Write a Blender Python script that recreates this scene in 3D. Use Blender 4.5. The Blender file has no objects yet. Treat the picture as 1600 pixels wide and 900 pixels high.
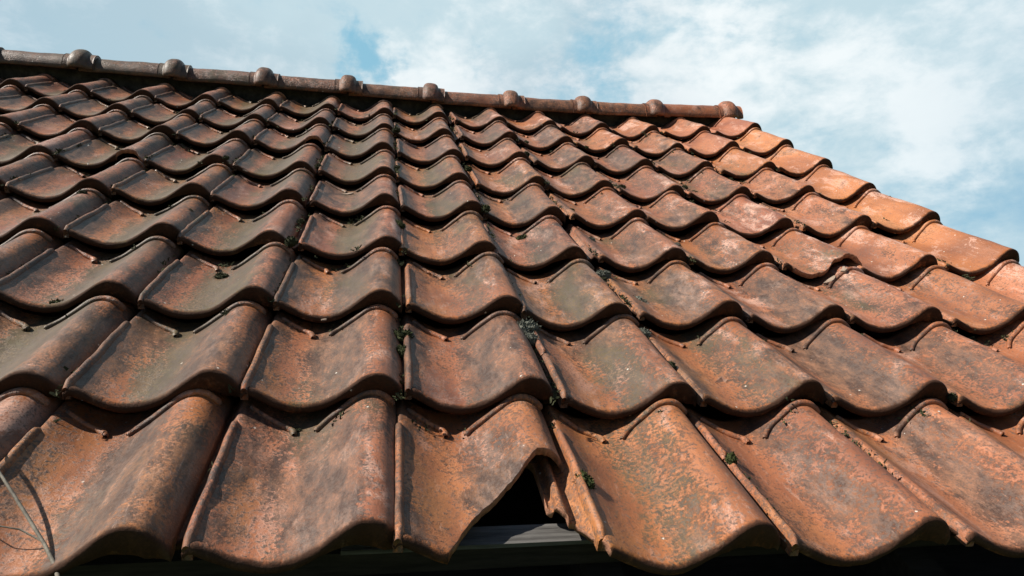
import bpy, math, random
from mathutils import Vector, Matrix, noise
R = math.radians
sc = bpy.context.scene
COL = sc.collection
S = 0.24                      # one tile cover width in metres; roof tables are in widths
G = 1.3245                    # course gauge in widths
PITCH = R(30)
RM = Matrix.Translation((0, 0, 3.3)) @ Matrix.Rotation(PITCH, 4, 'X')   # roof frame -> world
def RP(x, y, z): return RM @ Vector((x*S, y*S, z*S))

# ------------------------------------------------------------ camera
cam = bpy.data.cameras.new('camera'); cam_o = bpy.data.objects.new('camera', cam); COL.objects.link(cam_o)
cam.sensor_width = 36; cam.lens = 1141.54/1600*36; cam.clip_start = .02; cam.clip_end = 3000
_r = Vector((0.98563443, -0.14808308, 0.08121685)); _u = Vector((-0.01415596, 0.4067527, 0.91342863)); _f = Vector((0.1682985, 0.9014564, -0.3988132))
CP = (0.11569, -3.94715, 2.54560)
rot = Matrix((( _r.x, _u.x, -_f.x), (_r.y, _u.y, -_f.y), (_r.z, _u.z, -_f.z))).to_4x4()
cam_o.matrix_world = RM @ Matrix.Translation(Vector(CP)*S) @ rot
sc.camera = cam_o

# ------------------------------------------------------------ light
sun_roof = Vector((-1.12, 0.48, 1.0)).normalized()
sun_w = (RM.to_3x3() @ sun_roof).normalized()
sl = bpy.data.lights.new('sun', 'SUN'); so = bpy.data.objects.new('sun', sl); COL.objects.link(so)
sl.energy = 5.0; sl.angle = R(0.6); sl.color = (1.0, .93, .84)
so.rotation_mode = 'QUATERNION'; so.rotation_quaternion = sun_w.to_track_quat('Z', 'Y')
so.location = (0, 0, 12)
w = bpy.data.worlds.new('World'); sc.world = w; w.use_nodes = True
nt = w.node_tree; nt.nodes.clear()
def N(nt, t, **k):
    n = nt.nodes.new(t)
    for a, b in k.items(): setattr(n, a, b)
    return n
def val(n, i, v): n.inputs[i].default_value = v
def math_(nt, op, a, b=None, c=None, clamp=False):
    n = N(nt, 'ShaderNodeMath', operation=op); n.use_clamp = clamp
    for i, v in enumerate((a, b, c)):
        if v is None: continue
        if isinstance(v, (int, float)): n.inputs[i].default_value = v
        else: nt.links.new(v, n.inputs[i])
    return n.outputs[0]
def rng_(nt, v, a, b, c=0., d=1., smooth=True):
    n = N(nt, 'ShaderNodeMapRange'); n.interpolation_type = 'SMOOTHSTEP' if smooth else 'LINEAR'
    nt.links.new(v, n.inputs[0])
    for i, x in enumerate((a, b, c, d)): n.inputs[i+1].default_value = x
    return n.outputs[0]
def mix_(nt, f, a, b, mode='MIX'):
    n = N(nt, 'ShaderNodeMix', data_type='RGBA', blend_type=mode)
    for s, v in ((0, f), (6, a), (7, b)):
        if isinstance(v, (int, float)): n.inputs[s].default_value = v
        elif isinstance(v, tuple): n.inputs[s].default_value = (*v, 1)
        else: nt.links.new(v, n.inputs[s])
    return n.outputs[2]
def noise_(nt, vec, scale, detail=6, rough=.55, dist=0.):
    n = N(nt, 'ShaderNodeTexNoise'); nt.links.new(vec, n.inputs['Vector'])
    val(n, 'Scale', scale); val(n, 'Detail', detail); val(n, 'Roughness', rough); val(n, 'Distortion', dist)
    return n.outputs['Fac']
sky = N(nt, 'ShaderNodeTexSky', sky_type='NISHITA'); sky.sun_disc = False
sky.sun_elevation = math.asin(sun_w.z); sky.sun_rotation = math.atan2(sun_w.x, sun_w.y)
sky.air_density = .8; sky.dust_density = .2; sky.ozone_density = 1.2
tc = N(nt, 'ShaderNodeTexCoord')
D = tc.outputs['Generated']
SKYK = 0.05
def pix_dir(u, v):
    d = _r*((u-800)/1141.54) - _u*((v-450)/1141.54) + _f
    return (RM.to_3x3() @ d).normalized()
def warp_dir(scale, amt, base, det=7):
    nz = N(nt, 'ShaderNodeTexNoise'); nt.links.new(D, nz.inputs['Vector']); val(nz, 'Scale', scale); val(nz, 'Detail', det); val(nz, 'Roughness', .58)
    sb = N(nt, 'ShaderNodeVectorMath', operation='SUBTRACT'); nt.links.new(nz.outputs['Color'], sb.inputs[0]); sb.inputs[1].default_value = (.5, .5, .5)
    ml = N(nt, 'ShaderNodeVectorMath', operation='SCALE'); nt.links.new(sb.outputs[0], ml.inputs[0]); ml.inputs['Scale'].default_value = amt
    ad = N(nt, 'ShaderNodeVectorMath', operation='ADD'); nt.links.new(base, ad.inputs[0]); nt.links.new(ml.outputs[0], ad.inputs[1]); return ad.outputs[0]
DW = warp_dir(9, .13, warp_dir(28, .09, D))
def blob(u, v, rad, soft=1.0, src=None):
    d = pix_dir(u, v)
    n = N(nt, 'ShaderNodeVectorMath', operation='DISTANCE'); nt.links.new(src or DW, n.inputs[0]); n.inputs[1].default_value = d
    r = rad/1141.54
    return rng_(nt, n.outputs['Value'], r*(1-soft*.9), r*(1+soft*.5), 1, 0)
# cloud layers laid in sky directions
mp = N(nt, 'ShaderNodeMapping'); nt.links.new(D, mp.inputs[0]); mp.inputs['Scale'].default_value = (1, 1, 1.7); mp.inputs['Location'].default_value = (3.1, .7, 2.2)
n1 = noise_(nt, mp.outputs[0], 4.2, 8, .55, .0)
n2 = noise_(nt, mp.outputs[0], 13, 9, .62, .15)
# coverage: overcast veil in front, blue holes at named spots, ragged by noise
rag = math_(nt, 'ADD', math_(nt, 'MULTIPLY', math_(nt, 'SUBTRACT', n2, .5), 1.5), math_(nt, 'MULTIPLY', math_(nt, 'SUBTRACT', n1, .5), 1.6))
def hole(u, v, rad, amt=1.):
    b = blob(u, v, rad, 1.); return math_(nt, 'MULTIPLY', b, amt)
holes = hole(566, 104, 50, .85)
for h in ((915, 125, 70, .52), (760, 150, 60, .45), (870, 165, 70, .5), (1560, 330, 170, .34), (1240, 220, 80, .25), (965, 20, 60, .35), (1180, 60, 110, .28)):
    holes = math_(nt, 'MAXIMUM', holes, hole(*h))
veil = rng_(nt, math_(nt, 'SUBTRACT', math_(nt, 'ADD', .72, math_(nt, 'MULTIPLY', rag, .95)), holes), -.20, .62)
# cloud bank shaped to the view side; darker clear sky elsewhere cuts ambient light
bank = blob(800, 60, 1050, .75, D)
veil = math_(nt, 'MULTIPLY', veil, bank)
white = math_(nt, 'MAXIMUM', hole(1040, 95, 190, .9), hole(1440, 235, 120, .85))
for h in ((1300, 150, 160, .5), (650, 130, 120, .8), (1130, 30, 120, .55), (340, 70, 90, .25), (80, 40, 150, .25), (1540, 60, 160, .5), (1060, 120, 80, .9), (1350, 330, 120, .6), (890, 130, 30, .7), (1200, 330, 150, .55), (700, 30, 160, .35)):
    white = math_(nt, 'MAXIMUM', white, hole(*h))
wmask = rng_(nt, math_(nt, 'ADD', math_(nt, 'MULTIPLY', white, .9), math_(nt, 'MULTIPLY', rag, 1.5)), .10, 1.12)
cl = mix_(nt, wmask, (.315, .405, .445), (.505, .540, .552))
cl = mix_(nt, 1.0, cl, mix_(nt, rng_(nt, noise_(nt, mp.outputs[0], 2.6, 6, .5, 0), .38, .60), (.84, .87, .90), (1.03, 1.025, 1.02)), 'MULTIPLY')
bgs = N(nt, 'ShaderNodeBackground'); nt.links.new(sky.outputs[0], bgs.inputs[0]); val(bgs, 1, SKYK)
# blue of the gaps seen here (thin haze over the clear sky)
bgb = N(nt, 'ShaderNodeBackground'); bgb.inputs[0].default_value = (.175, .350, .445, 1); val(bgb, 1, 1.0)
bgc = N(nt, 'ShaderNodeBackground'); nt.links.new(cl, bgc.inputs[0]); val(bgc, 1, 1.0)
m0 = N(nt, 'ShaderNodeMixShader'); nt.links.new(math_(nt, 'MULTIPLY', bank, .85), m0.inputs[0]); nt.links.new(bgs.outputs[0], m0.inputs[1]); nt.links.new(bgb.outputs[0], m0.inputs[2])
m1 = N(nt, 'ShaderNodeMixShader'); nt.links.new(veil, m1.inputs[0]); nt.links.new(m0.outputs[0], m1.inputs[1]); nt.links.new(bgc.outputs[0], m1.inputs[2])
wo = N(nt, 'ShaderNodeOutputWorld'); nt.links.new(m1.outputs[0], wo.inputs[0])
sc.view_settings.view_transform = 'Standard'; sc.view_settings.look = 'None'; sc.view_settings.gamma = 1; sc.view_settings.exposure = 0.82
sc.view_settings.use_curve_mapping = False

# ------------------------------------------------------------ helpers
def tag(o, label=None, cat=None, group=None, kind=None):
    if label: o['label'] = label
    if cat: o['category'] = cat
    if group: o['group'] = group
    if cat and not kind: kind = 'thing'
    if kind: o['kind'] = kind
    return o
def mesh_obj(name, verts, faces, mat, parent=None, smooth=True, flat=()):
    me = bpy.data.meshes.new(name); me.from_pydata(verts, [], faces)
    if smooth:
        fl = set(flat)
        me.polygons.foreach_set('use_smooth', [i not in fl for i in range(len(faces))])
    me.materials.append(mat); me.update()
    o = bpy.data.objects.new(name, me); COL.objects.link(o)
    if parent: o.parent = parent
    return o
def empty(name, mw):
    o = bpy.data.objects.new(name, None); o.empty_display_size = .05; COL.objects.link(o); o.matrix_world = mw; return o
def box_v(x0, x1, y0, y1, z0, z1):
    v = [(x, y, z) for z in (z0, z1) for y in (y0, y1) for x in (x0, x1)]
    return v, [(0, 2, 3, 1), (4, 5, 7, 6), (0, 1, 5, 4), (2, 6, 7, 3), (0, 4, 6, 2), (1, 3, 7, 5)]
def tube_vf(pts, rads, n=8, closed_ends=True, up=Vector((0, 0, 1))):
    V = []; F = []; pts = [Vector(p) for p in pts]
    for i, p in enumerate(pts):
        t = (pts[min(i+1, len(pts)-1)] - pts[max(i-1, 0)]).normalized()
        a = t.cross(up)
        if a.length < 1e-4: a = t.cross(Vector((1, 0, 0)))
        a.normalize(); b = a.cross(t)
        for k in range(n):
            q = 2*math.pi*k/n; V.append(tuple(p + (a*math.cos(q) + b*math.sin(q))*rads[i]))
    for i in range(len(pts)-1):
        for k in range(n):
            F.append((i*n+k, i*n+(k+1) % n, (i+1)*n+(k+1) % n, (i+1)*n+k))
    F.append(tuple(range(n))); F.append(tuple(reversed([(len(pts)-1)*n+k for k in range(n)])))
    return V, F
def lerp_tab(tab, x):
    if x <= tab[0][0]: return tab[0][1]
    for (a, b), (c, d) in zip(tab, tab[1:]):
        if x <= c: return b + (d-b)*(x-a)/(c-a)
    return tab[-1][1]
def smooth_tab(tab, x):
    if x <= tab[0][0]: return tab[0][1]
    for (a, b), (c, d) in zip(tab, tab[1:]):
        if x <= c:
            t = (x-a)/(c-a); t = t*t*(3-2*t); return b + (d-b)*t
    return tab[-1][1]

# ------------------------------------------------------------ materials
def new_mat(name):
    m = bpy.data.materials.new(name); m.use_nodes = True; nt = m.node_tree
    return m, nt, nt.nodes['Principled BSDF']
def ramp_(nt, v, stops, interp='LINEAR'):
    n = N(nt, 'ShaderNodeValToRGB'); nt.links.new(v, n.inputs[0]); cr = n.color_ramp; cr.interpolation = interp
    while len(cr.elements) < len(stops): cr.elements.new(.5)
    for e, (p, c) in zip(cr.elements, stops): e.position = p; e.color = (*c, 1) if isinstance(c, tuple) else (c, c, c, 1)
    return n.outputs[0]
def clay_material(name, ridge=False):
    m, nt, bs = new_mat(name)
    tc = N(nt, 'ShaderNodeTexCoord'); oi = N(nt, 'ShaderNodeObjectInfo')
    sep = N(nt, 'ShaderNodeSeparateColor'); nt.links.new(oi.outputs['Color'], sep.inputs[0])
    seed, grime, algae, pale = sep.outputs[0], sep.outputs[1], sep.outputs[2], oi.outputs['Alpha']
    sc_ = N(nt, 'ShaderNodeVectorMath', operation='SCALE'); nt.links.new(tc.outputs['Object'], sc_.inputs[0]); sc_.inputs['Scale'].default_value = 1/S
    P = sc_.outputs[0]
    off = N(nt, 'ShaderNodeCombineXYZ')
    for i, k in enumerate((91.3, 57.7, 33.1)): nt.links.new(math_(nt, 'MULTIPLY', seed, k), off.inputs[i])
    ad = N(nt, 'ShaderNodeVectorMath', operation='ADD'); nt.links.new(P, ad.inputs[0]); nt.links.new(off.outputs[0], ad.inputs[1])
    Q = ad.outputs[0]
    st = N(nt, 'ShaderNodeMapping'); nt.links.new(Q, st.inputs[0]); st.inputs['Scale'].default_value = (1, .45, 1); st.inputs['Rotation'].default_value = (0, 0, .12)
    QS = st.outputs[0]
    xyz = N(nt, 'ShaderNodeSeparateXYZ'); nt.links.new(P, xyz.inputs[0]); X, Y = xyz.outputs[0], xyz.outputs[1]
    big = noise_(nt, QS, 1.7, 5, .55, .4)
    mid = noise_(nt, Q, 6.5, 10, .68, .2)
    fine = noise_(nt, Q, 42, 6, .75)
    grain = noise_(nt, Q, 130, 3, .7)
    base = ramp_(nt, big, [(.30, (.13, .045, .023)), (.44, (.235, .083, .037)), (.56, (.325, .120, .052)), (.70, (.38, .168, .090))])
    # tile to tile tint, orange to brick pink
    tint = mix_(nt, math_(nt, 'FRACT', math_(nt, 'MULTIPLY', seed, 17.3)), (1.07, 1.05, .78), (1.0, .95, 1.02))
    base = mix_(nt, 1.0, base, tint, 'MULTIPLY')
    # ochre wash low in the trough
    och = math_(nt, 'MULTIPLY', rng_(nt, noise_(nt, QS, 2.6, 7, .6), .48, .66), rng_(nt, X, .12, .45, .55, .1))
    base = mix_(nt, och, base, (.31, .130, .036))
    # pale mineral bloom with ragged edge
    pn = noise_(nt, QS, 3.3, 12, .72, .5)
    pm = rng_(nt, math_(nt, 'ADD', pn, math_(nt, 'MULTIPLY', math_(nt, 'SUBTRACT', fine, .5), .55)), .525, .60)
    px = ramp_(nt, X, [(0, .3), (.25, .55), (.5, .75), (.72, 1.), (.88, .85), (1, .3)])
    pm = math_(nt, 'MULTIPLY', math_(nt, 'MULTIPLY', pm, px), math_(nt, 'MULTIPLY', pale, .95), clamp=True)
    col = mix_(nt, pm, base, mix_(nt, mid, (.40, .195, .135), (.66, .44, .34)))
    # dark lichen film: broad ragged areas broken by specks
    gn = noise_(nt, QS, 1.7, 12, .66, .2)
    gsum = math_(nt, 'ADD', gn, math_(nt, 'MULTIPLY', math_(nt, 'SUBTRACT', mid, .5), .45))
    gsum = math_(nt, 'ADD', gsum, math_(nt, 'MULTIPLY', math_(nt, 'SUBTRACT', fine, .5), .75))
    if ridge: gx = ramp_(nt, X, [(0, .75), (1, .75)])
    else: gx = ramp_(nt, X, [(0.0, .62), (.10, .62), (.22, .30), (.36, .34), (.47, .72), (.62, .86), (.74, .60), (.86, .34), (.97, .5)])
    thr = math_(nt, 'MULTIPLY', math_(nt, 'MULTIPLY', gx, grime), .40)
    gm = rng_(nt, math_(nt, 'ADD', gsum, thr), .60, .755)
    brk = noise_(nt, QS, 7, 12, .74, .15)
    gcol = mix_(nt, rng_(nt, brk, .40, .60), (.018, .014, .012), (.088, .064, .045))
    gmod = math_(nt, 'ADD', .42, math_(nt, 'MULTIPLY', rng_(nt, math_(nt, 'ADD', brk, math_(nt, 'MULTIPLY', math_(nt, 'SUBTRACT', fine, .5), .8)), .64, .38), .48))
    col = mix_(nt, math_(nt, 'MULTIPLY', gm, gmod), col, gcol)
    # thin scratches and run marks down the slope
    s2 = N(nt, 'ShaderNodeMapping'); nt.links.new(Q, s2.inputs[0]); s2.inputs['Scale'].default_value = (1, .16, 1); s2.inputs['Rotation'].default_value = (0, 0, -.35)
    scr = noise_(nt, s2.outputs[0], 26, 8, .75, .3)
    col = mix_(nt, math_(nt, 'MULTIPLY', rng_(nt, scr, .57, .68), .40), col, (.42, .27, .20))
    col = mix_(nt, math_(nt, 'MULTIPLY', rng_(nt, scr, .43, .33), .55), col, (.06, .042, .032))
    # green algae
    an = noise_(nt, QS, 2.0, 10, .66, .3)
    if ridge: ax = ramp_(nt, X, [(0, .8), (1, .8)])
    else: ax = ramp_(nt, X, [(0., .35), (.10, .35), (.20, .25), (.34, .85), (.50, 1.), (.66, .75), (.78, .35), (1, .3)])
    am = rng_(nt, math_(nt, 'ADD', math_(nt, 'ADD', an, math_(nt, 'MULTIPLY', math_(nt, 'MULTIPLY', ax, algae), .38)), math_(nt, 'MULTIPLY', math_(nt, 'SUBTRACT', fine, .5), .85)), .66, .84)
    acol = mix_(nt, mid, (.026, .024, .012), (.120, .098, .044))
    col = mix_(nt, math_(nt, 'MULTIPLY', am, .80), col, acol)
    # fine dark specks everywhere the film is starting
    sp = rng_(nt, math_(nt, 'ADD', fine, math_(nt, 'MULTIPLY', thr, .40)), .575, .665)
    col = mix_(nt, math_(nt, 'MULTIPLY', sp, .74), col, (.07, .05, .04))
    # lower edge: dirt plus the shade of the nose face put into the colour
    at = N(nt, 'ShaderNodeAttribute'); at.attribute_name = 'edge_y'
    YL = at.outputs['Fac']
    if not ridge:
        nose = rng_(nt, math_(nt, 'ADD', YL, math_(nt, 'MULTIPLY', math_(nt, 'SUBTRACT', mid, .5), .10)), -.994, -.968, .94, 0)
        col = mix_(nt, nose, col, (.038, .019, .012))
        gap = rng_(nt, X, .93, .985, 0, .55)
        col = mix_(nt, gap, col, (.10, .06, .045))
    # tiny white lichen dots, sparse
    vo = N(nt, 'ShaderNodeTexVoronoi'); nt.links.new(Q, vo.inputs['Vector']); val(vo, 'Scale', 9.0)
    vs = N(nt, 'ShaderNodeSeparateColor'); nt.links.new(vo.outputs['Color'], vs.inputs[0])
    dot = math_(nt, 'MULTIPLY', rng_(nt, math_(nt, 'ADD', vo.outputs['Distance'], math_(nt, 'MULTIPLY', math_(nt, 'SUBTRACT', grain, .5), .12)), .05, .085, 1, 0), math_(nt, 'GREATER_THAN', vs.outputs[0], .80))
    col = mix_(nt, math_(nt, 'MULTIPLY', dot, .8), col, (.62, .58, .50))
    # overall grain
    col = mix_(nt, 1.0, col, mix_(nt, grain, (.66, .66, .66), (1.34, 1.34, 1.34)), 'MULTIPLY')
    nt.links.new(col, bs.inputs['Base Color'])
    rg = math_(nt, 'ADD', .34, math_(nt, 'MULTIPLY', mid, .30))
    sp_ = math_(nt, 'SUBTRACT', .46, math_(nt, 'MULTIPLY', gm, .14))
    if not ridge:
        nz = rng_(nt, YL, -.99, -.93, 1, 0); rg = math_(nt, 'ADD', rg, math_(nt, 'MULTIPLY', nz, .3), clamp=True)
        sp_ = math_(nt, 'MULTIPLY', sp_, math_(nt, 'SUBTRACT', 1, math_(nt, 'MULTIPLY', nz, .75)))
    nt.links.new(rg, bs.inputs['Roughness']); nt.links.new(sp_, bs.inputs['Specular IOR Level'])
    b1 = N(nt, 'ShaderNodeBump'); val(b1, 'Strength', .55); val(b1, 'Distance', .0042)
    hh = math_(nt, 'ADD', math_(nt, 'MULTIPLY', mid, .9), math_(nt, 'ADD', math_(nt, 'MULTIPLY', fine, .45), math_(nt, 'MULTIPLY', gm, .25)))
    nt.links.new(hh, b1.inputs['Height'])
    b2 = N(nt, 'ShaderNodeBump'); val(b2, 'Strength', .35); val(b2, 'Distance', .0006); nt.links.new(grain, b2.inputs['Height']); nt.links.new(b1.outputs[0], b2.inputs['Normal'])
    nt.links.new(b2.outputs[0], bs.inputs['Normal'])
    return m
def simple_mat(name, c1, c2, scale, rough=.85, bump=.4, stretch=(1, 1, 1), det=8, dist=.004):
    m, nt, bs = new_mat(name)
    tc = N(nt, 'ShaderNodeTexCoord'); mp = N(nt, 'ShaderNodeMapping'); nt.links.new(tc.outputs['Object'], mp.inputs[0]); mp.inputs['Scale'].default_value = stretch
    n = noise_(nt, mp.outputs[0], scale, det, .65)
    nt.links.new(ramp_(nt, n, [(.32, c1), (.68, c2)]), bs.inputs['Base Color'])
    bs.inputs['Roughness'].default_value = rough; bs.inputs['Specular IOR Level'].default_value = .25
    b = N(nt, 'ShaderNodeBump'); val(b, 'Strength', bump); val(b, 'Distance', dist); nt.links.new(n, b.inputs['Height']); nt.links.new(b.outputs[0], bs.inputs['Normal'])
    return m
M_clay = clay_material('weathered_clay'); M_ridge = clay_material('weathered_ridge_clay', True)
M_core = simple_mat('broken_clay_core', (.20, .09, .055), (.42, .21, .13), 120, .95, .8)
M_wood = simple_mat('grey_weathered_wood', (.028, .026, .024), (.125, .12, .112), 9, .8, .8, (1, 14, 14), 10, .003)
M_dwood = simple_mat('shaded_roof_wood', (.010, .008, .006), (.03, .024, .02), 12, .9, .4, (1, 8, 8))  # near-black: the shade under the tiles is put into this wood colour
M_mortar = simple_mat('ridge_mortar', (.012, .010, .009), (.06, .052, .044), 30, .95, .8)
M_brick = simple_mat('brick_wall', (.18, .07, .05), (.30, .13, .09), 14)
M_grass = simple_mat('grass_ground', (.03, .05, .015), (.08, .11, .04), 2)
M_mossd = simple_mat('dark_moss', (.008, .009, .005), (.05, .055, .022), 60, .95, .3)
M_mossm = simple_mat('green_moss', (.012, .016, .006), (.055, .062, .020), 60, .95, .3)
M_mossg = simple_mat('bright_moss', (.014, .019, .006), (.055, .068, .018), 60, .95, .3)
M_mossl = simple_mat('lichen_crusted_moss', (.018, .018, .014), (.20, .21, .17), 110, .95, .3)
M_twig = simple_mat('bare_twig', (.06, .052, .04), (.20, .18, .14), 60, .7, .5, (1, 1, 1))
M_leaf = simple_mat('dry_leaf', (.10, .05, .035), (.26, .15, .10), 40, .7, .4)
M_chip = simple_mat('wood_chip', (.30, .15, .06), (.50, .28, .13), 40, .7, .4)
M_crumb = simple_mat('pale_crumb', (.35, .32, .27), (.65, .62, .55), 60, .9, .3)
M_stone = simple_mat('mortar_shard', (.16, .12, .09), (.34, .26, .20), 40, .9, .4)
M_dropping = simple_mat('bird_dropping', (.55, .57, .58), (.75, .76, .76), 60, .8, .2)

# ------------------------------------------------------------ setting
gv, gf = [(-600, -600, 0), (600, -600, 0), (600, 600, 0), (-600, 600, 0)], [(0, 1, 2, 3)]
tag(mesh_obj('ground', gv, gf, M_grass, smooth=False), kind='structure')

# roof shape tables (in tile widths)
DZ = [(-9, .22), (-6, .15), (-3, .091), (-2, .064), (-1, .049), (0, .025), (1, -.013), (2, -.043), (3, -.057), (4, -.065), (5, -.066), (6, -.032), (7, .047), (8, .06)]
OFF = {(0,-1):(-.056,.046),(0,0):(-.01,.064),(0,1):(-.044,.044),(0,2):(-.034,.007),(0,3):(-.037,.002),(0,4):(-.001,.011),(1,-2):(-.002,.007),(1,-1):(.013,-.004),(1,0):(.018,.001),(1,1):(.023,-.005),(1,2):(.045,.004),(1,3):(.031,-.001),(1,4):(.018,-.021),(1,5):(.026,-.057),(2,-3):(-.013,.025),(2,-2):(.019,-.006),(2,-1):(.05,-.059),(2,0):(.033,-.065),(2,1):(.059,-.048),(2,2):(-.018,-.08),(2,3):(.026,-.006),(2,4):(.017,-.005),(2,5):(0,-.061),(2,6):(-.007,-.068),(2,7):(-.089,-.055),(3,-3):(-.006,-.02),(3,-2):(.028,-.035),(3,-1):(.011,-.057),(3,0):(.068,-.072),(3,1):(.01,-.042),(3,2):(-.06,-.044),(3,3):(.017,-.018),(3,4):(.011,.001),(3,5):(.025,-.146),(3,6):(-.06,-.084),(3,7):(-.04,-.012),(4,-3):(.001,-.059),(4,-2):(.005,-.044),(4,-1):(-.001,-.087),(4,0):(.031,-.082),(4,1):(.008,-.075),(4,2):(-.009,-.013),(4,3):(.004,-.012),(4,4):(-.064,-.078),(4,5):(-.045,-.058),(4,6):(.037,.039),(4,7):(-.019,.055),(5,-3):(-.047,.02),(5,-2):(-.028,.046),(5,-1):(-.025,-.034),(5,0):(.015,-.076),(5,1):(-.023,-.084),(5,2):(.029,.094),(5,3):(-.026,.023),(5,4):(-.006,.033),(5,5):(.01,.083),(5,6):(.005,.076),(5,7):(-.037,.133),(6,0):(-.002,.028),(6,1):(.001,-.043),(6,2):(.02,.083),(6,3):(.05,.031),(6,4):(.016,.076),(6,5):(-.006,.036),(6,6):(.06,.18),(6,7):(.03,.232),(7,0):(-.018,-.016),(7,1):(-.03,.096),(7,2):(.05,.207),(7,3):(.022,.19),(7,4):(.015,.156),(7,5):(.021,.14),(7,6):(.05,.26),(7,7):(.08,.38)}
def tile_off(r, c):
    rr = min(r, 7)
    if (rr, c) in OFF: dx, dy = OFF[(rr, c)]
    else:
        ks = [k for k in OFF if k[0] == rr]; k = min(ks, key=lambda k: abs(k[1]-c)); dx, dy = OFF[k][0]*.3, OFF[k][1]
        rn = random.Random(r*31+c*7); dx += rn.uniform(-.015, .015)
    # far up the slope the misfit is one of height, not of gauge
    k = min(1, r/4.)*.9; slope = 2.546/(r*G+3.947)
    return dx, dy*(1-k), dy*k*slope + smooth_tab(DZ, c)
def dzx(X): return lerp_tab(DZ, X)

# ------------------------------------------------------------ tiles
TOPP = [(-.245, -.005), (-.235, .045), (-.215, .058), (-.195, .047), (-.183, .012), (-.155, .008), (-.143, .05), (-.122, .066), (-.10, .052), (-.088, .014), (-.06, .010), (-.03, .035), (-.004, .070), (.02, .100), (.05, .098), (.085, .082), (.13, .060), (.19, .033), (.26, .012), (.34, .0), (.42, .006), (.49, .025), (.55, .055), (.61, .094), (.67, .137), (.715, .170), (.76, .193), (.805, .201), (.845, .197), (.885, .180), (.925, .148), (.96, .108), (.985, .064)]
def cat(tab, n):
    out = []
    for i in range(len(tab)-1):
        p0 = tab[max(i-1, 0)]; p1 = tab[i]; p2 = tab[i+1]; p3 = tab[min(i+2, len(tab)-1)]
        for k in range(n):
            t = k/n
            out.append(tuple(.5*((2*p1[a]) + (-p0[a]+p2[a])*t + (2*p0[a]-5*p1[a]+4*p2[a]-p3[a])*t*t + (-p0[a]+3*p1[a]-3*p2[a]+p3[a])*t**3) for a in (0, 1)))
    out.append(tab[-1]); return out
PRO = cat(TOPP, 3)
def ztop(x): return lerp_tab(PRO, x)
YN_, YH = -1.272, .22
TOPZ = 1.06
PRO = [(x, z*TOPZ) for x, z in PRO]
def warp(x, y, sd):
    a = noise.noise(Vector((x*2.1+sd*7.1, y*1.6, sd*3.3)))*.016 + noise.noise(Vector((x*6+sd, y*5, sd*1.7)))*.005
    b = noise.noise(Vector((sd*5.1, y*1.1, 4.4)))*.006
    return a + b
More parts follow.
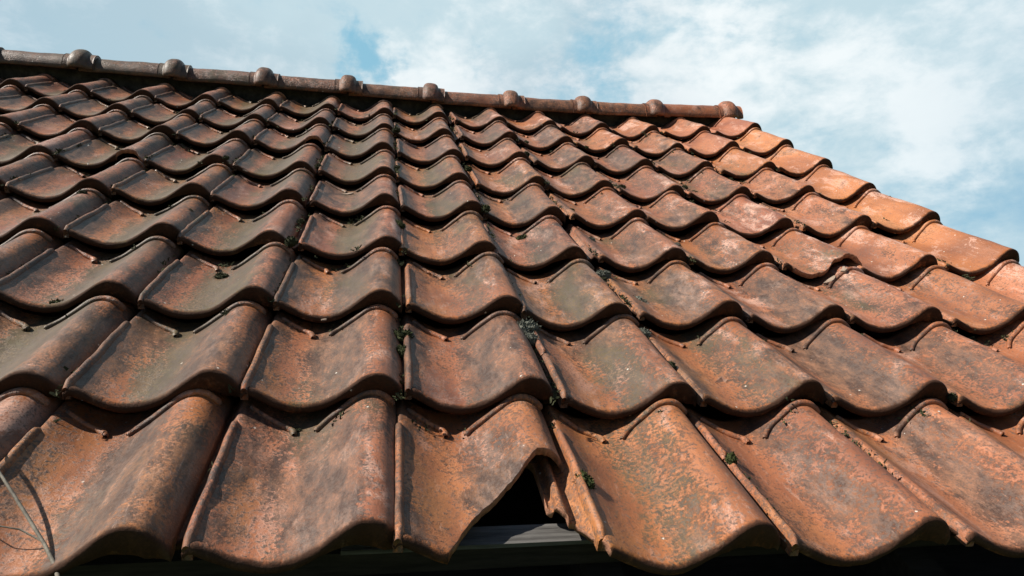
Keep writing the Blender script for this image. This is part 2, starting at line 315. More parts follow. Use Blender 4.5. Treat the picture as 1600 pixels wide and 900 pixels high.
def tile(r, c, nose_fn=None, label='', rim_gap=None, hi=True, cols=(.5, .5, .5, .5), rim_end=None):
    rn = random.Random(r*131+c*17+5); sd = rn.uniform(0, 50)
    dx, dy, dz = tile_off(r, c)
    dxl, dyl, dzl = tile_off(r, c-1); dzd = tile_off(r-1, c)[2] if r > 0 else dz
    tilt = -math.atan(((.150 if r < 3 else (.138 if r < 5 else .122)) + dzd - dz)/G); yaw_x = -math.atan((dz-dzl)/1.0)
    base = Matrix.Translation(Vector(((c+dx)*S, (r*G+dy)*S, (dz-.232)*S))) @ Matrix.Rotation(yaw_x, 4, 'Y') @ Matrix.Rotation(tilt + rn.uniform(-.009, .009), 4, 'X') @ Matrix.Rotation(rn.uniform(-.016, .016), 4, 'Z') @ Matrix.Rotation(rn.uniform(-.016, .016), 4, 'Y') @ Matrix.Translation((-.78*S, 0, 0))
    YN = -1.345 if r == 0 else YN_
    root = empty('roof_tile', RM @ base); tag(root, label, 'roof tile', 'clay roof tiles laid in overlapping courses')
    nf = nose_fn or (lambda x: None)
    V = []; F = []; ED = []
    prof = PRO; n = len(prof)
    th = [90, 72, 54, 36, 18, 0]
    ns = 30 if hi else 16
    cols_idx = []
    for j, (x, z0) in enumerate(prof):
        brk = nf(x)
        roll = max(0, min(1, (x-.60)/.2))
        rr = .032 - .012*roll
        sk = .006 + .085*roll*max(0, min(1, (1.0-x)/.11))
        thk = .055 if x > 0 else .045
        if x < 0: rr = .01; sk = 0
        yn = YN + (.16 if x < -.01 else 0) + noise.noise(Vector((x*5, sd, 1.3)))*.010 + noise.noise(Vector((x*22, sd, 9.3)))*.004
        if roll > 0: yn += .028*roll + .045*max(0, min(1, (x-.88)/.105))**1.5     # the roll end stands a little back
        if brk is not None:
            yn = brk + noise.noise(Vector((x*40, sd, 2)))*.016 + noise.noise(Vector((x*11, sd, 5)))*.016 + noise.noise(Vector((x*90, sd, 5)))*.008; rr = .006; sk = 0
        col_ = []
        def Z(y): return z0 + warp(x, y, sd)
        for (y, ex) in ((YH, 0), (lerp(YH, yn, .5), 0), (yn+.11, 0), (yn+.07, sk), (yn+.012, sk)):
            col_.append((x, y, Z(y)-thk-ex))
        for a in th:
            t = R(a); y = yn + rr*(1-math.sin(t)); col_.append((x, y, Z(y) - rr*(1-math.cos(t))*(1.15 if a == 90 else 1)))
        for k in range(1, ns+1):
            f = k/ns; y = (yn+rr) + (YH-yn-rr)*f; col_.append((x, y, Z(y)))
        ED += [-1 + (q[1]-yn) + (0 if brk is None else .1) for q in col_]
        K = len(col_); V += [(a*S, b*S, cc*S) for a, b, cc in col_]
    for j in range(n-1):
        for k in range(K):
            k2 = (k+1) % K
            F.append((j*K+k, j*K+k2, (j+1)*K+k2, (j+1)*K+k))
    nf0 = len(F)
    F.append(tuple(range(K-1, -1, -1))); F.append(tuple((n-1)*K+k for k in range(K)))
    b = mesh_obj('tile_body', V, F, M_clay, root, True, (nf0, nf0+1))
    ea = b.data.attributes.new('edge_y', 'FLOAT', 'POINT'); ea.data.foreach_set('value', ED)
    if nose_fn:
        b.data.materials.append(M_core)
        for j in range(n-1):
            if nf(prof[j][0]) is not None:
                for k in (3, 4, 5): b.data.polygons[j*K+k].material_index = 1
    # side rim
    sec = [(-.008, .03), (-.007, .112), (.002, .131), (.016, .139), (.030, .134), (.042, .118), (.052, .07), (.052, .03)]
    y0 = -.10 + rn.uniform(-.03, .03); y1 = YN+.004 if rim_end is None else rim_end
    gaps = [] if rim_gap is None else [rim_gap]
    V = []; F = []; m = len(sec)
    segs = [(y0, y1)] if not gaps else [(y0, gaps[0][0]), (gaps[0][1], y1)]
    for (a, bb) in segs:
        base_i = len(V); q = 22
        for i in range(q+1):
            f = i/q; y = a + (bb-a)*f
            e = min(1, f/.10 if a == y0 else f/.03 + .3); e2 = min(1, (1-f)/.035 + .45)
            sh = min(e, e2); wob = noise.noise(Vector((y*4, sd, 8)))*.006; hw = noise.noise(Vector((y*9, sd, 3)))*.006 - (.030 if c >= 4 or (c == 3 and r > 0) else 0)
            for (sx, sz) in sec:
                zz = .03 + (sz-.03)*(.45+.55*sh) + (hw if sz > .09 else 0)
                V.append(((sx*(.6+.4*sh)+wob)*S, y*S, (zz + warp(0, y, sd))*S))
        for i in range(q):
            for k in range(m-1):
                p = base_i+i*m+k; F.append((p, p+1, p+m+1, p+m))
        F.append(tuple(base_i+k for k in range(m))); F.append(tuple(base_i+q*m+k for k in reversed(range(m))))
    b2 = mesh_obj('side_rim', V, F, M_clay, root)
    # head ribs
    def rib(path, r0, r1):
        pts = []; rd = []
        cp = cat(path, 6); L = len(cp)
        for i, (x, y) in enumerate(cp):
            f = i/(L-1); rad = r0 + (r1-r0)*f
            pts.append((x*S, y*S, (ztop(x) + warp(x, y, sd) + rad*.45)*S)); rd.append(rad*S*(.55 if i in (0, L-1) else 1)*(1+.18*noise.noise(Vector((f*6, sd, 1)))))
        V, F = tube_vf(pts, rd, 10); return mesh_obj('head_rib', V, F, M_clay, root)
    j = rn.uniform(-.02, .02)
    b3 = rib([(.46+j, -.135), (.50+j, -.085), (.57, -.038), (.66, -.004), (.75, .018), (.86, .022), (.95, .018)], .019, .026)
    bl = rn.uniform(.020, .029); ln = rn.uniform(-.03, .02)
    b4 = rib([(.07, .03), (.14, .0), (.22, -.035), (.285, -.065), (.325+j, -.10), (.335+j, -.14+ln)], .018, bl)
    for o in (b, b2, b3, b4): o.color = (cols[0], cols[1], cols[2], cols[3])
    return root
def lerp(a, b, t): return a + (b-a)*t

ordn = ['', 'first', 'second', 'third', 'fourth', 'fifth', 'sixth', 'seventh', 'eighth', 'ninth', 'tenth', 'eleventh', 'twelfth', 'thirteenth', 'fourteenth', 'fifteenth', 'sixteenth']
course = {0: 'the lowest course', 1: 'the second course from the bottom', 2: 'the third course from the bottom', 3: 'the fourth course from the bottom', 4: 'the fifth course from the bottom', 5: 'the fourth course from the top', 6: 'the third course from the top', 7: 'the second course from the top', 8: 'the top course'}
def where(r, c):
    if r <= 1:
        d = c-1
        if r == 0:
            if d == 0: return 'in the lowest course'
            return '%s tile %s of the broken one, lowest course' % (ordn[abs(d)], 'right' if d > 0 else 'left')
        if d == 0: return 'directly above the broken-off tile of the lowest course'
        return 'second course up, %s column %s of the broken-off tile' % (ordn[abs(d)], 'right' if d > 0 else 'left')
    n = 8-c
    if n == 1: return 'at the right edge of the roof in %s' % course[r].replace('the ', '', 1).join(['the ', '']) if False else 'at the right roof edge, %s' % course[r][4:]
    return '%s from the right roof edge, %s' % (ordn[n], course[r][4:])
def params(r, c):
    rn = random.Random(r*977+c*53+11)
    seed = rn.random()
    left = max(0, min(1, (2.5-c)/5)); verge = max(0, (c-4.5)/2.5)
    g = .76 + .42*left - .50*verge - (.10 if r == 0 else 0) + rn.uniform(-.16, .16)  # leftward gain: real grime plus the dimmer left side put into the tone
    a = .55 + .42*left - .42*verge - (.22 if r == 0 else 0) + rn.uniform(-.2, .2)
    if 1 <= r <= 8 and c <= 4: g += .10 + rn.uniform(-.15, .15); a += rn.uniform(-.30, .18) + (.08 if c <= 1 else 0)
    if r >= 7 and c >= 3: g -= .2; a -= .3
    if (r, c) == (0, 2): a = .62
    if (r, c) == (0, -1): a = .6; g = .95
    if r == 0: a -= .18
    if (r, c) == (0, 2): a = .72
    if c == 7: g = .05 + rn.uniform(0, .12); a = .02
    p = .65 + .30*(1 if 0 <= c <= 5 and r >= 2 else 0) + rn.uniform(-.2, .2)
    g = max(0, min(1.25, g)); a = max(0, min(1.3, a)); p = max(.1, min(1, p))
    return (seed, g, a, p)
vis = {0: (-3, 7), 1: (-3, 7), 2: (-4, 7), 3: (-5, 7), 4: (-5, 7), 5: (-6, 7), 6: (-6, 7), 7: (-7, 7), 8: (-7, 7)}
def broken_nose(x):
    # lower right corner of this tile has snapped off up to the roll
    if x < .28: return None
    t = [(.28, -1.28), (.34, -1.14), (.42, -1.00), (.54, -.90), (.66, -.80), (.74, -.70), (.80, -.62), (.88, -.585), (1.0, -.60)]
    return lerp_tab(t, x)
def broken_channel(x):
    if x > .03: return None
    return lerp_tab([(-.245, -.45), (-.20, -.55), (-.185, -.90), (-.15, -.90), (-.12, -1.0), (-.06, -1.03), (-.03, -1.12), (.0, -1.24), (.03, -1.30)], x)
def chip_roll(x):
    if x < .70: return None
    return lerp_tab([(.70, -1.27), (.75, -1.20), (.80, -1.215), (.88, -1.18), (.95, -1.22), (1, -1.2)], x)
def chip_nose(x):
    if x < .1: return None
    return lerp_tab([(.1, -1.29), (.2, -1.27), (.35, -1.25), (.5, -1.235), (.58, -1.19), (.66, -1.12), (.72, -1.16), (.8, -1.14), (.9, -1.17), (1, -1.2)], x)
def chip_left(x):
    if x < .05 or x > .35: return None
    return lerp_tab([(.05, -1.28), (.12, -1.10), (.2, -1.08), (.28, -1.14), (.35, -1.28)], x)
SPECIAL = {(0, 1): (broken_nose, 'clay roof tile with its lower right corner snapped off, showing the black hole'),
           (0, 2): (broken_channel, 'orange tile with green streak, right of the black hole, its left channels broken'),
           (3, 5): (chip_nose, 'clay tile with a broken crumbling lower edge above two loose shards'),
           (5, -3): (chip_roll, 'clay tile near the left edge of photo with a chipped dark roll end'),
           (6, -1): (chip_roll, 'mossy tile with a ragged black roll end, upper left of centre'),
           (0, 5): (chip_left, 'clay tile with dark notch at its lower left, bottom right of photo')}
NT = []
for r in range(9):
    a, b = vis[r]
    for c in range(a, b+1):
        pr = params(r, c); fn = None
        if (r, c) in SPECIAL: fn, lab = SPECIAL[(r, c)]
        else:
            look = 'clean orange' if c == 7 and r > 1 else ('mossy brown' if pr[2] > .8 else ('dark stained' if pr[1] > .72 else 'weathered orange'))
            lab = 'clay roof tile %s' % where(r, c)
            if len(lab.replace('-', ' ').split()) <= 12: lab = look + ' ' + lab
        rg = None
        if (r, c) in ((0, 3),): rg = (-.50, -.57)
        if (r, c) in ((2, 2), (1, 2), (4, 0), (3, 2), (1, 3)): rg = (-.55, -.66)
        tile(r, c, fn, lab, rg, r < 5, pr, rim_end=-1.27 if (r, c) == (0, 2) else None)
        NT.append((r, c, len(lab.replace('-', ' ').split()), lab))
        if NT[-1][2] > 15: print('LONG', NT[-1])

# ------------------------------------------------------------ ridge
C0 = Vector(CP)
def rescale(q, y): return C0 + (Vector(q)-C0)*((y-C0.y)/(q[1]-C0.y))
YR = 11.05
knob = [rescale(q, YR) for q in ((-7.22, 11.45, .58), (-5.58, 11.45, .52), (-3.94, 11.45, .47), (-2.30, 11.45, .39), (-.70, 11.45, .33), (.93, 11.45, .28), (2.58, 11.45, .25), (4.13, 11.45, .22), (5.72, 11.45, .26), (7.37, 11.45, .35))]
topz = [tuple(rescale(q, YR)) for q in ((-9, 11.45, .47), (-7.02, 11.45, .41), (-6.37, 11.45, .4), (-4.82, 11.45, .33), (-3.14, 11.45, .27), (-1.51, 11.45, .23), (.12, 11.45, .17), (1.76, 11.45, .11), (3.39, 11.45, .09), (4.93, 11.45, .09), (6.59, 11.45, .16), (7.6, 11.45, .20))]
TZ = [(q[0], q[2]) for q in topz]
kx = [k.x for k in knob]; kx = [kx[0]-1.6] + kx
rname = {9: 'at the right end of the ridge', 1: 'at the far left end of the ridge'}
for i in range(1, len(kx)):
    xa, xb = kx[i-1]+.02, kx[i]+.24
    rn = random.Random(i*7+3)
    ym = .5*(xa+xb); sd = rn.uniform(0, 40)
    za, zb = lerp_tab(TZ, kx[i-1]+.25), lerp_tab(TZ, kx[i]-.25)
    if i == len(kx)-1: zb = za + .03
    A = RP(xa, YR, za); B = RP(xb, YR, zb + (zb-za)*.15)
    L = (B-A).length
    mw = Matrix.Translation(A) @ Matrix.Rotation(-math.asin((B-A).z/L), 4, 'Y')
    root = empty('ridge_tile', mw)
    n = len(kx)-i
    lab = 'half-round clay ridge tile with bulging collar, %s' % ('at the right end of the ridge' if n == 1 else '%s from the right end of the ridge' % ordn[n])
    tag(root, lab, 'ridge tile', 'ridge tiles along the top of the roof')
    W_, H_ = .27, .34
    def sect(x, rad, dropfac=1.):
        out = []
        for k in range(25):
            t = math.pi*k/24
            yy = -math.cos(t)*(W_+rad); zz = math.sin(t)*(W_+rad)
            out.append((yy, zz - W_))
        return out
    def body(x_list, rad_fn, thick, name):
        V = []; F = []
        rows = []
        for x in x_list:
            rad = rad_fn(x)
            for sgn in (0, 1):
                rr = rad - (thick if sgn else 0)
                s_ = sect(x, rr)
                leg = H_ - W_
                full = [(s_[0][0], s_[0][1]-leg)] + s_ + [(s_[-1][0], s_[-1][1]-leg)]
                if sgn: full = full[::-1]
                for (yy, zz) in full:
                    wv = noise.noise(Vector((x*3+sd, yy*5, zz*5)))*.010 + noise.noise(Vector((x*11+sd, yy*12, zz*12)))*.004
                    V.append((x*S, (yy)*S*(1+wv*2), (zz+wv)*S))
        m = 27*2
        for i in range(len(x_list)-1):
            for k in range(m):
                F.append((i*m+k, i*m+(k+1) % m, (i+1)*m+(k+1) % m, (i+1)*m+k))
        q = len(x_list)-1
        for k in range(26):
            F.append((k, m-1-k-0, m-2-k, k+1)[::-1]); F.append((q*m+k, q*m+m-1-k, q*m+m-2-k, q*m+k+1))
        return mesh_obj(name, V, F, M_ridge, root)
    LW = L/S
    coll = LW-.24   # collar centre
    xs = [LW*k/26*(.86) for k in range(27)]
    o1 = body(xs, lambda x: -.012*(1-x/LW), .045, 'ridge_body')
    def bulge(x):
        d = (x-coll)/.15
        return .012 + (.092*max(0, 1-abs(d)**2.6)**.6 if abs(d) < 1 else 0)
    xs2 = [coll-.25 + .52*k/26 for k in range(27)]
    o2 = body(xs2, bulge, .05, 'collar')
    lf = max(0, min(1, (3.5-ym)/9))
    gr = (.72 + .45*lf if ym < 5.5 else .40) + rn.uniform(-.08, .08)
    for o in (o1, o2): o.color = (rn.random(), gr, .25 + .6*lf, .40)

# mortar bedding under the ridge tiles
V = []; F = []
nx = 150
for i in range(nx+1):
    x = -9 + (7.36+9)*i/nx
    for k in range(7):
        f = k/6
        zb = -.36 + (lerp_tab(TZ, x)-.06+.36)*f
        yy = 10.82 + .03*f + noise.noise(Vector((x*3, f*2, 0)))*.05 + noise.noise(Vector((x*12, f*7, 3)))*.02
        V.append((x*S, yy*S, (zb)*S))
    V.append((x*S, (11.2)*S, (lerp_tab(TZ, x)-.06)*S)); V.append((x*S, 11.2*S, -.36*S))
for i in range(nx):
    for k in range(9): F.append((i*9+k, (i+1)*9+k, (i+1)*9+(k+1) % 9, i*9+(k+1) % 9))
F.append(tuple(range(8, -1, -1))); F.append(tuple(nx*9+k for k in range(9)))
mo = mesh_obj('mortar_bedding', V, F, M_mortar); mo.matrix_world = RM.copy()
tag(mo, 'dark rough mortar bed in the gap beneath the ridge tiles', 'mortar')

# ------------------------------------------------------------ building under the tiles
bld = empty('brick_building', Matrix.Identity(4)); tag(bld, 'building whose wooden battens and boards show in the hole below the tiles', 'building')
def rbox(name, x0, x1, y0, y1, z0, z1, mat, sub=0):
    v, f = box_v(x0*S, x1*S, y0*S, y1*S, z0*S, z1*S)
    o = mesh_obj(name, v, f, mat, bld, smooth=False); o.matrix_world = RM.copy(); return o
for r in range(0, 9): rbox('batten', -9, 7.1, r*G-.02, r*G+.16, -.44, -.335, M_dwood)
rbox('batten', -9, 7.1, -.99, -.86, -.42, -.268, M_dwood)  # batten body, shade of its front face put into the dark wood
rbox('batten_lit_top', -.1, 1.9, -1.005, -.868, -.265, -.238, M_wood)  # lit top of the same batten, added as a separate lighter slab
for r, c_ in [(r, c_) for r in range(9) for c_ in (5, 6, 7)]:   # added unseen boards that block sky showing through under the right-hand tiles
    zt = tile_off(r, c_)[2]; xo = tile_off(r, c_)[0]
    rbox('verge_sky_blocker' if c_ == 7 else 'inner_sky_blocker', c_+xo, c_+xo+.06, (r-1)*G+.24, r*G+.235, -.92, min(zt, tile_off(max(r-1, 0), c_)[2])-.10, M_dwood)
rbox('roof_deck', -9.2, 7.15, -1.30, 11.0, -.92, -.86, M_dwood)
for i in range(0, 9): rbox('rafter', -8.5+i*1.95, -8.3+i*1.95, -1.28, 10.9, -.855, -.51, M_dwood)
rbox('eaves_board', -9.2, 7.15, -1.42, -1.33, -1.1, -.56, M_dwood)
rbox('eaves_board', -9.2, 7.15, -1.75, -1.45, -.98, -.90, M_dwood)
# walls
xl, xr = -9*S, 6.9*S
pe = RP(0, -1.0, -.95); pr_ = RP(0, 11.05, -.95)
def prism(name, x0, x1, mat):
    ys = [pe.y, pr_.y, 2*pr_.y-pe.y]; 
    V = []
    for x in (x0, x1): V += [(x, ys[0], 0), (x, ys[0], pe.z), (x, ys[1], pr_.z), (x, ys[2], pe.z), (x, ys[2], 0)]
    F = [(0, 1, 2, 3, 4), (9, 8, 7, 6, 5), (0, 5, 6, 1), (3, 8, 9, 4), (1, 6, 7, 2), (2, 7, 8, 3), (0, 4, 9, 5)]
    return mesh_obj(name, V, F, mat, bld, smooth=False)
prism('wall', xl, xr, M_brick)
# far slope, ribbed tiles seen only over the ridge
V = []; F = []; nn = 17*8
ap = RP(0, 11.05, 0)
for i in range(nn+1):
    x = -9 + 16.1*i/nn; z = ztop((x+.78) % 1)
    for k in range(10):
        d = k/9*12
        p = Vector((x*S, ap.y + (d+.15)*S*math.cos(PITCH), ap.z - .42*S - d*S*math.sin(PITCH) + z*S)); V.append(tuple(p))
for i in range(nn):
    for k in range(9): F.append((i*10+k, (i+1)*10+k, (i+1)*10+k+1, i*10+k+1))
mesh_obj('far_roof_slope', V, F, M_clay, bld)

# ------------------------------------------------------------ moss
def clump_mesh(name, mat, seed, spiky):
    rn = random.Random(seed); V = []; F = []
    # lumpy core
    nu, nv = 12, 8; b0 = len(V)
    for i in range(nv+1):
        for k in range(nu):
            t = math.pi*i/nv; p = 2*math.pi*k/nu
            d = Vector((math.sin(t)*math.cos(p), math.sin(t)*math.sin(p), math.cos(t)))
            rr = .72*(1+.45*noise.noise(d*2.2+Vector((seed, 0, 0))))
            V.append((d.x*rr, d.y*rr*1.2, d.z*rr*.75))
    for i in range(nv):
        for k in range(nu): F.append((i*nu+k, (i+1)*nu+k, (i+1)*nu+(k+1) % nu, i*nu+(k+1) % nu))
    for q in range(420):
        d = Vector((rn.gauss(0, 1), rn.gauss(0, 1), rn.gauss(.3, 1))).normalized()
        rr = .66*(1+.45*noise.noise(d*2.2+Vector((seed, 0, 0))))
        p = Vector((d.x*rr, d.y*rr*1.2, d.z*rr*.75)); L = rn.uniform(.10, .30)*(1.7 if spiky and rn.random() < .12 else 1)
        w_ = rn.uniform(.03, .08); dirn = (d + Vector((rn.gauss(0, .6), rn.gauss(0, .6), rn.gauss(.2, .6)))).normalized()
        a = dirn.orthogonal().normalized(); a.rotate(Matrix.Rotation(rn.uniform(0, 6.28), 3, dirn)); i0 = len(V)
        V += [tuple(p-a*w_), tuple(p+a*w_), tuple(p+dirn*L*.6+a*w_*.9), tuple(p+dirn*L), tuple(p+dirn*L*.6-a*w_*.9)]
        F.append((i0, i0+1, i0+2, i0+3, i0+4))
    me = bpy.data.meshes.new(name); me.from_pydata(V, [], F); me.materials.append(mat); return me
MM = {'d': [clump_mesh('moss_clump', M_mossd, s, True) for s in (1, 2)], 'm': [clump_mesh('moss_clump', M_mossm, s, True) for s in (3, 4)],
      'g': [clump_mesh('moss_clump', M_mossg, s, True) for s in (5, 6)], 'l': [clump_mesh('moss_clump', M_mossl, s, True) for s in (7, 8)]}
MOSS = [(.22,.99,1.3,'m'),(.23,.7,1,'m'),(-1.33,2.3,.9,'d'),(-2.33,1.46,1,'m'),(1.31,1.23,1.6,'l'),(1.3,1.04,1.1,'l'),(2.42,1.94,1.3,'l'),(2.3,1.25,1.0,'l'),(2.32,.59,.8,'d'),(1.62,3.75,1.3,'m'),(1.32,4.11,1.1,'m'),(.31,3.48,1.2,'m'),(-.75,2.69,1,'d'),(-.77,3.47,.6,'d'),(-2.99,3.88,.8,'d'),(-1.87,3.49,.8,'d'),(-1.87,5.36,.6,'d'),(-.74,5.46,.8,'d'),(2.39,3.64,1.1,'l'),(2.32,2.51,1.0,'l'),(1.32,6.14,.9,'m'),(.27,7.95,1.1,'d'),(.18,5.82,.6,'d'),(2.37,4.59,1,'m'),(4.4,5.94,.8,'d'),(3.41,5.84,1,'d'),(2.33,7.18,.9,'d'),(2.34,6.9,.7,'d'),(2.39,8.12,.7,'d'),(3.42,8.05,.7,'m'),(4.35,8.19,.6,'m'),(4.47,7.57,.6,'m'),(5.41,6.59,.9,'d'),(-.43,-.02,.7,'d'),(1.16,-.74,.95,'g'),(2.24,-.51,.7,'g'),(1.36,9.39,.8,'d'),(-5.46,10.1,.7,'g'),(-4.83,7.28,.5,'d'),(-4.16,5.02,1,'d'),(-3.14,8.2,.5,'d'),(3.41,3.59,.8,'l'),(3.41,2.95,.5,'d'),(3.34,.49,.6,'d'),(4.39,.57,.5,'d'),(4.19,.09,.6,'d'),(-5.31,7.51,.9,'d')]
rn = random.Random(4)
mdesc = {'d': 'dark moss tuft', 'm': 'green-brown moss tuft', 'g': 'small bright green moss tuft', 'l': 'grey lichen moss tuft'}
def surf(X, Y):
    c = math.floor(X+.78); x = X+.78-c; r = math.floor(Y/G)+1; r = max(0, min(8, r))
    dx, dy, dz = tile_off(r, c); yl = Y - r*G - dy
    return r, c, x, dz - .232 + ztop(x) + (-yl)*.0905
mlab = {}
for (X, Y, s, k) in MOSS:
    r, c, x, z = surf(X, Y)
    if x < .12 or x > .93:    # in the joint beside a rim
        cc = math.floor(X+.28); X = cc+.225; z = smooth_tab(DZ, cc) - .235 + .12 - ((Y-(math.floor(Y/G)+1)*G))*.0905
        c = cc+1
    o = bpy.data.objects.new('moss_clump', rn.choice(MM[k])); COL.objects.link(o)
    q = s*.066*S
    o.matrix_world = RM @ Matrix.Translation((X*S, Y*S, z*S)) @ Matrix.Rotation(rn.uniform(0, 6.28), 4, 'Z') @ Matrix.Diagonal((q, q*rn.uniform(.9, 1.3), q*rn.uniform(.9, 1.2), 1))
    if r <= 1:
        d = c-1; wh = ('beside the broken-off tile' if d == 1 and r == 0 else '%s column %s of broken-off tile, %s course' % (ordn[max(1, abs(d))], 'right' if d > 0 else 'left', ('lowest', 'second')[r]))
    else: wh = 'by tile %s from right roof edge, %s' % (ordn[8-c] if 8-c > 0 else 'first', course[r][4:])
    lab = mdesc[k] + ' ' + wh
    if lab in mlab: lab = ('upper ' if Y > mlab[lab] else 'lower ') + lab
    mlab[lab] = Y
    if len(lab.replace('-', ' ').split()) > 15: lab = lab.replace(' from right roof edge', ' from right edge').replace(' course', '').replace('tuft ', ''); print('ML', lab)
    tag(o, lab, 'moss', 'moss tufts growing in the joints between tiles')

# ------------------------------------------------------------ loose bits
def place(o, X, Y, lift=0., rz=0, tiltx=0, tilty=0):
    r, c, x, z = surf(X, Y)
    sl = math.atan((ztop(min(.98, x+.02))-ztop(max(0, x-.02)))/.04)
    o.matrix_world = RM @ Matrix.Translation((X*S, Y*S, (z+lift)*S)) @ Matrix.Rotation(-sl, 4, 'Y') @ Matrix.Rotation(-.09, 4, 'X') @ Matrix.Rotation(rz, 4, 'Z') @ Matrix.Rotation(tiltx, 4, 'X') @ Matrix.Rotation(tilty, 4, 'Y')
def flake(name, rx, ry, thick, mat, seed, curl=.2):
    rn = random.Random(seed); n = 11; V = []; F = []
    ring = []
    for k in range(n):
        a = 2*math.pi*k/n; q = 1+rn.uniform(-.28, .22); ring.append((math.cos(a)*rx*q, math.sin(a)*ry*q))
    def zc(x, y): return curl*(x*x)/rx + .3*curl*y
    V.append((0, 0, thick)); V += [(x*.55*S, y*.55*S, (zc(x*.55, y*.55)+thick)*S) for x, y in ring]; V += [(x*S, y*S, (zc(x, y)+thick*.8)*S) for x, y in ring]; V += [(x*S, y*S, zc(x, y)*S) for x, y in ring]
    V[0] = (0, 0, thick*S)
    for k in range(n):
        k2 = (k+1) % n
        F += [(0, 1+k, 1+k2), (1+k, 1+n+k, 1+n+k2, 1+k2), (1+n+k, 1+2*n+k, 1+2*n+k2, 1+n+k2)]
    F.append(tuple(1+2*n+k for k in reversed(range(n))))
    return mesh_obj(name, V, F, mat, smooth=False)
bits = [('dry_leaf', .060, .045, .006, M_leaf, 2.62, .53, .010, .5, 'crumpled brown dry leaf in the trough of a right-hand tile, second course up', 'leaf', .45),
        ('clay_shard', .075, .035, .022, M_stone, -.38, 5.08, .0, .2, 'flat brown clay shard in a mossy trough near the centre left', 'shard', .1),
        ('wood_chip', .060, .014, .012, M_chip, 2.64, 4.75, .0, -.5, 'thin orange wood chip on a tile just right of centre', 'wood chip', 0),
        ('wood_chip', .060, .010, .010, M_chip, 3.53, 3.38, .0, -.5, 'pale orange wood splinter further right and lower than the other chip', 'wood chip', 0),
        ('clay_shard', .045, .018, .014, M_stone, -.36, 1.36, .0, .6, 'small pinkish clay crumb at the head of a tile, left of centre', 'shard', .1),
        ('lichen_patch', .045, .03, .004, M_mossd, 7.0, 5.0, .0, 0, 'small round dark lichen spot on the clean right edge tile', 'lichen', 0),
        ('clay_shard', .07, .035, .03, M_stone, 4.78, 2.60, .02, .2, 'larger brown shard lying below the crumbling broken tile edge', 'shard', .1),
        ('clay_shard', .045, .03, .03, M_stone, 4.93, 2.64, .02, 1.2, 'smaller brown shard lying right below the crumbling broken tile edge', 'shard', .1),
        ('bird_dropping', .055, .018, .003, M_dropping, 3.36, -.74, .0, -.75, 'pale white bird dropping on a lower right tile', 'bird dropping', 0),
        ('wood_chip', .04, .013, .012, M_stone, -1.64, 5.3, .0, .5, 'brown splinter on a mossy tile left of centre', 'wood chip', 0)]
for i, (nm, rx, ry, tk, mt, X, Y, lift, rz, lab, ct, curl) in enumerate(bits):
    o = flake(nm, rx, ry, tk, mt, i*3+1, curl); place(o, X, Y, lift, rz); tag(o, lab, ct)
# pale crumbs scattered in the troughs: uncountable litter, one object
rn = random.Random(12); V = []; F = []
for i in range(420):
    X = rn.uniform(-5.5, 6.5); Y = rn.uniform(-1.2, 10.5)
    x = (X+.78) % 1
    if rn.random() > (1 if .15 < x < .6 else .25): continue
    r, c, x, z = surf(X, Y)
    if (r, c) == (0, 1) and x > .25 and Y < -.5: continue
    rr = rn.choice((.004, .005, .006, .009))*rn.uniform(.8, 1.3); b0 = len(V)
    for (a, b, d) in ((1, 0, 0), (-1, 0, 0), (0, 1, 0), (0, -1, 0), (0, 0, 1), (0, 0, -.5)):
        V.append(((X+a*rr*rn.uniform(.6, 1.5))*S, (Y+b*rr*rn.uniform(.6, 1.5))*S, (z+.004+d*rr)*S))
    for f in ((0, 2, 4), (2, 1, 4), (1, 3, 4), (3, 0, 4), (2, 0, 5), (1, 2, 5), (3, 1, 5), (0, 3, 5)): F.append(tuple(b0+k for k in f))
o = mesh_obj('pale_crumbs', V, F, M_crumb, smooth=False); o.matrix_world = RM.copy()
tag(o, 'tiny pale crumbs and grit scattered over the roof tiles', 'grit', kind='stuff')

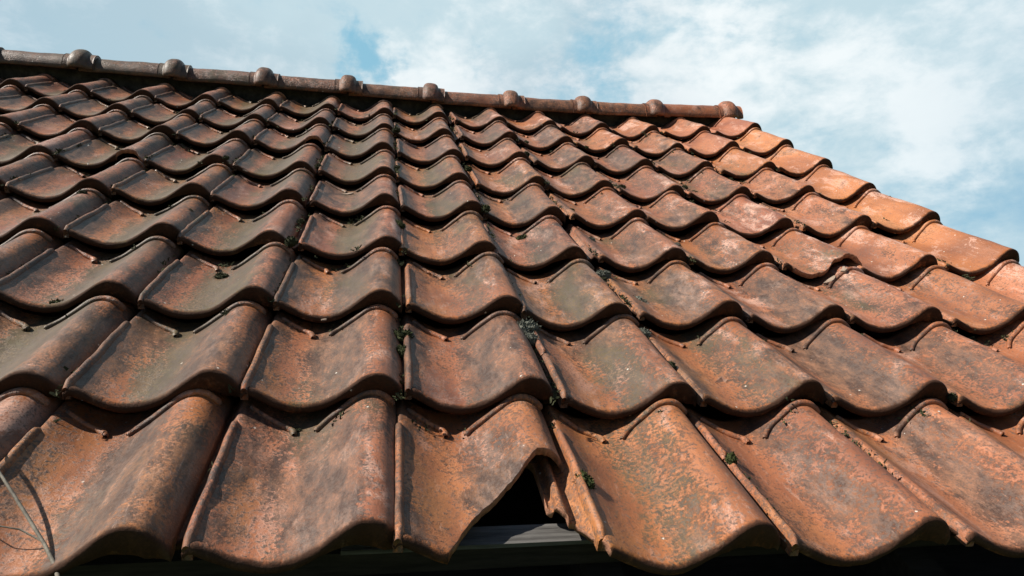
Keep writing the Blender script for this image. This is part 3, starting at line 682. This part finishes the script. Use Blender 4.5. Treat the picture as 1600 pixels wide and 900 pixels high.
# twig leaning over the lower left tile
tw = empty('twig', RM @ Matrix.Translation((-1.27*S, -1.34*S, -.06*S))); tag(tw, 'thin bare grey twig leaning over the bottom left tile', 'twig')
def tw_pts(L): return [((x+1.27)*S, (y+1.34)*S, (z+.06)*S) for x, y, z in L]
V, F = tube_vf(tw_pts([(-1.22, -1.42, -.03), (-1.30, -1.26, -.02), (-1.40, -1.12, -.005), (-1.56, -.93, .035), (-1.77, -.69, .105), (-2.2, -.2, .26)]), [.0095*S, .0095*S, .0085*S, .0085*S, .007*S, .006*S], 10)
mesh_obj('stem', V, F, M_twig, tw)
V, F = tube_vf(tw_pts([(-1.42, -1.09, -.02), (-1.52, -1.06, .03), (-1.66, -1.04, .05), (-1.84, -.94, .09)]), [.005*S, .004*S, .0035*S, .0025*S], 8)
mesh_obj('side_branch', V, F, M_twig, tw)

# dark fluff, needles and grit lodged in the joints: uncountable, one object
rn = random.Random(77); V = []; F = []
for i in range(2600):
    if rn.random() < .6:
        cc = rn.randint(-5, 6); X = cc + .21 + rn.gauss(0, .012); Y = rn.uniform(-1.1, 10.4); z = smooth_tab(DZ, cc) - .235 + .085
        z -= ((Y-(math.floor(Y/G)+1)*G))*.113
        if noise.noise(Vector((cc*3.3, Y*1.9, 1))) < -.05: continue
    else:
        rr_ = rn.randint(0, 7); X = rn.uniform(-5, 7); Y = rr_*G - .03 + rn.gauss(0, .02)
        if noise.noise(Vector((X*2.2, Y*1.3, 5))) < .08: continue
        if (X+.78) % 1 > .72: continue
        r, c, x, z = surf(X, Y)
    for q in range(rn.randint(4, 9)):
        p = Vector((X+rn.gauss(0, .012), Y+rn.gauss(0, .025), z+abs(rn.gauss(0, .010)))); dr = Vector((rn.gauss(0, 1), rn.gauss(0, 1), abs(rn.gauss(0, .8)))).normalized()
        L = rn.uniform(.012, .045); a = dr.orthogonal().normalized()*rn.uniform(.003, .010); b0 = len(V)
        V += [tuple((p-a)*S), tuple((p+a)*S), tuple((p+dr*L+a*.6)*S), tuple((p+dr*L-a*.6)*S)]; F.append((b0, b0+1, b0+2, b0+3))
o = mesh_obj('joint_debris', V, F, M_mossd, smooth=False); o.matrix_world = RM.copy()
tag(o, 'dark moss fluff and needles lodged in the joints between tiles', 'debris', kind='stuff')
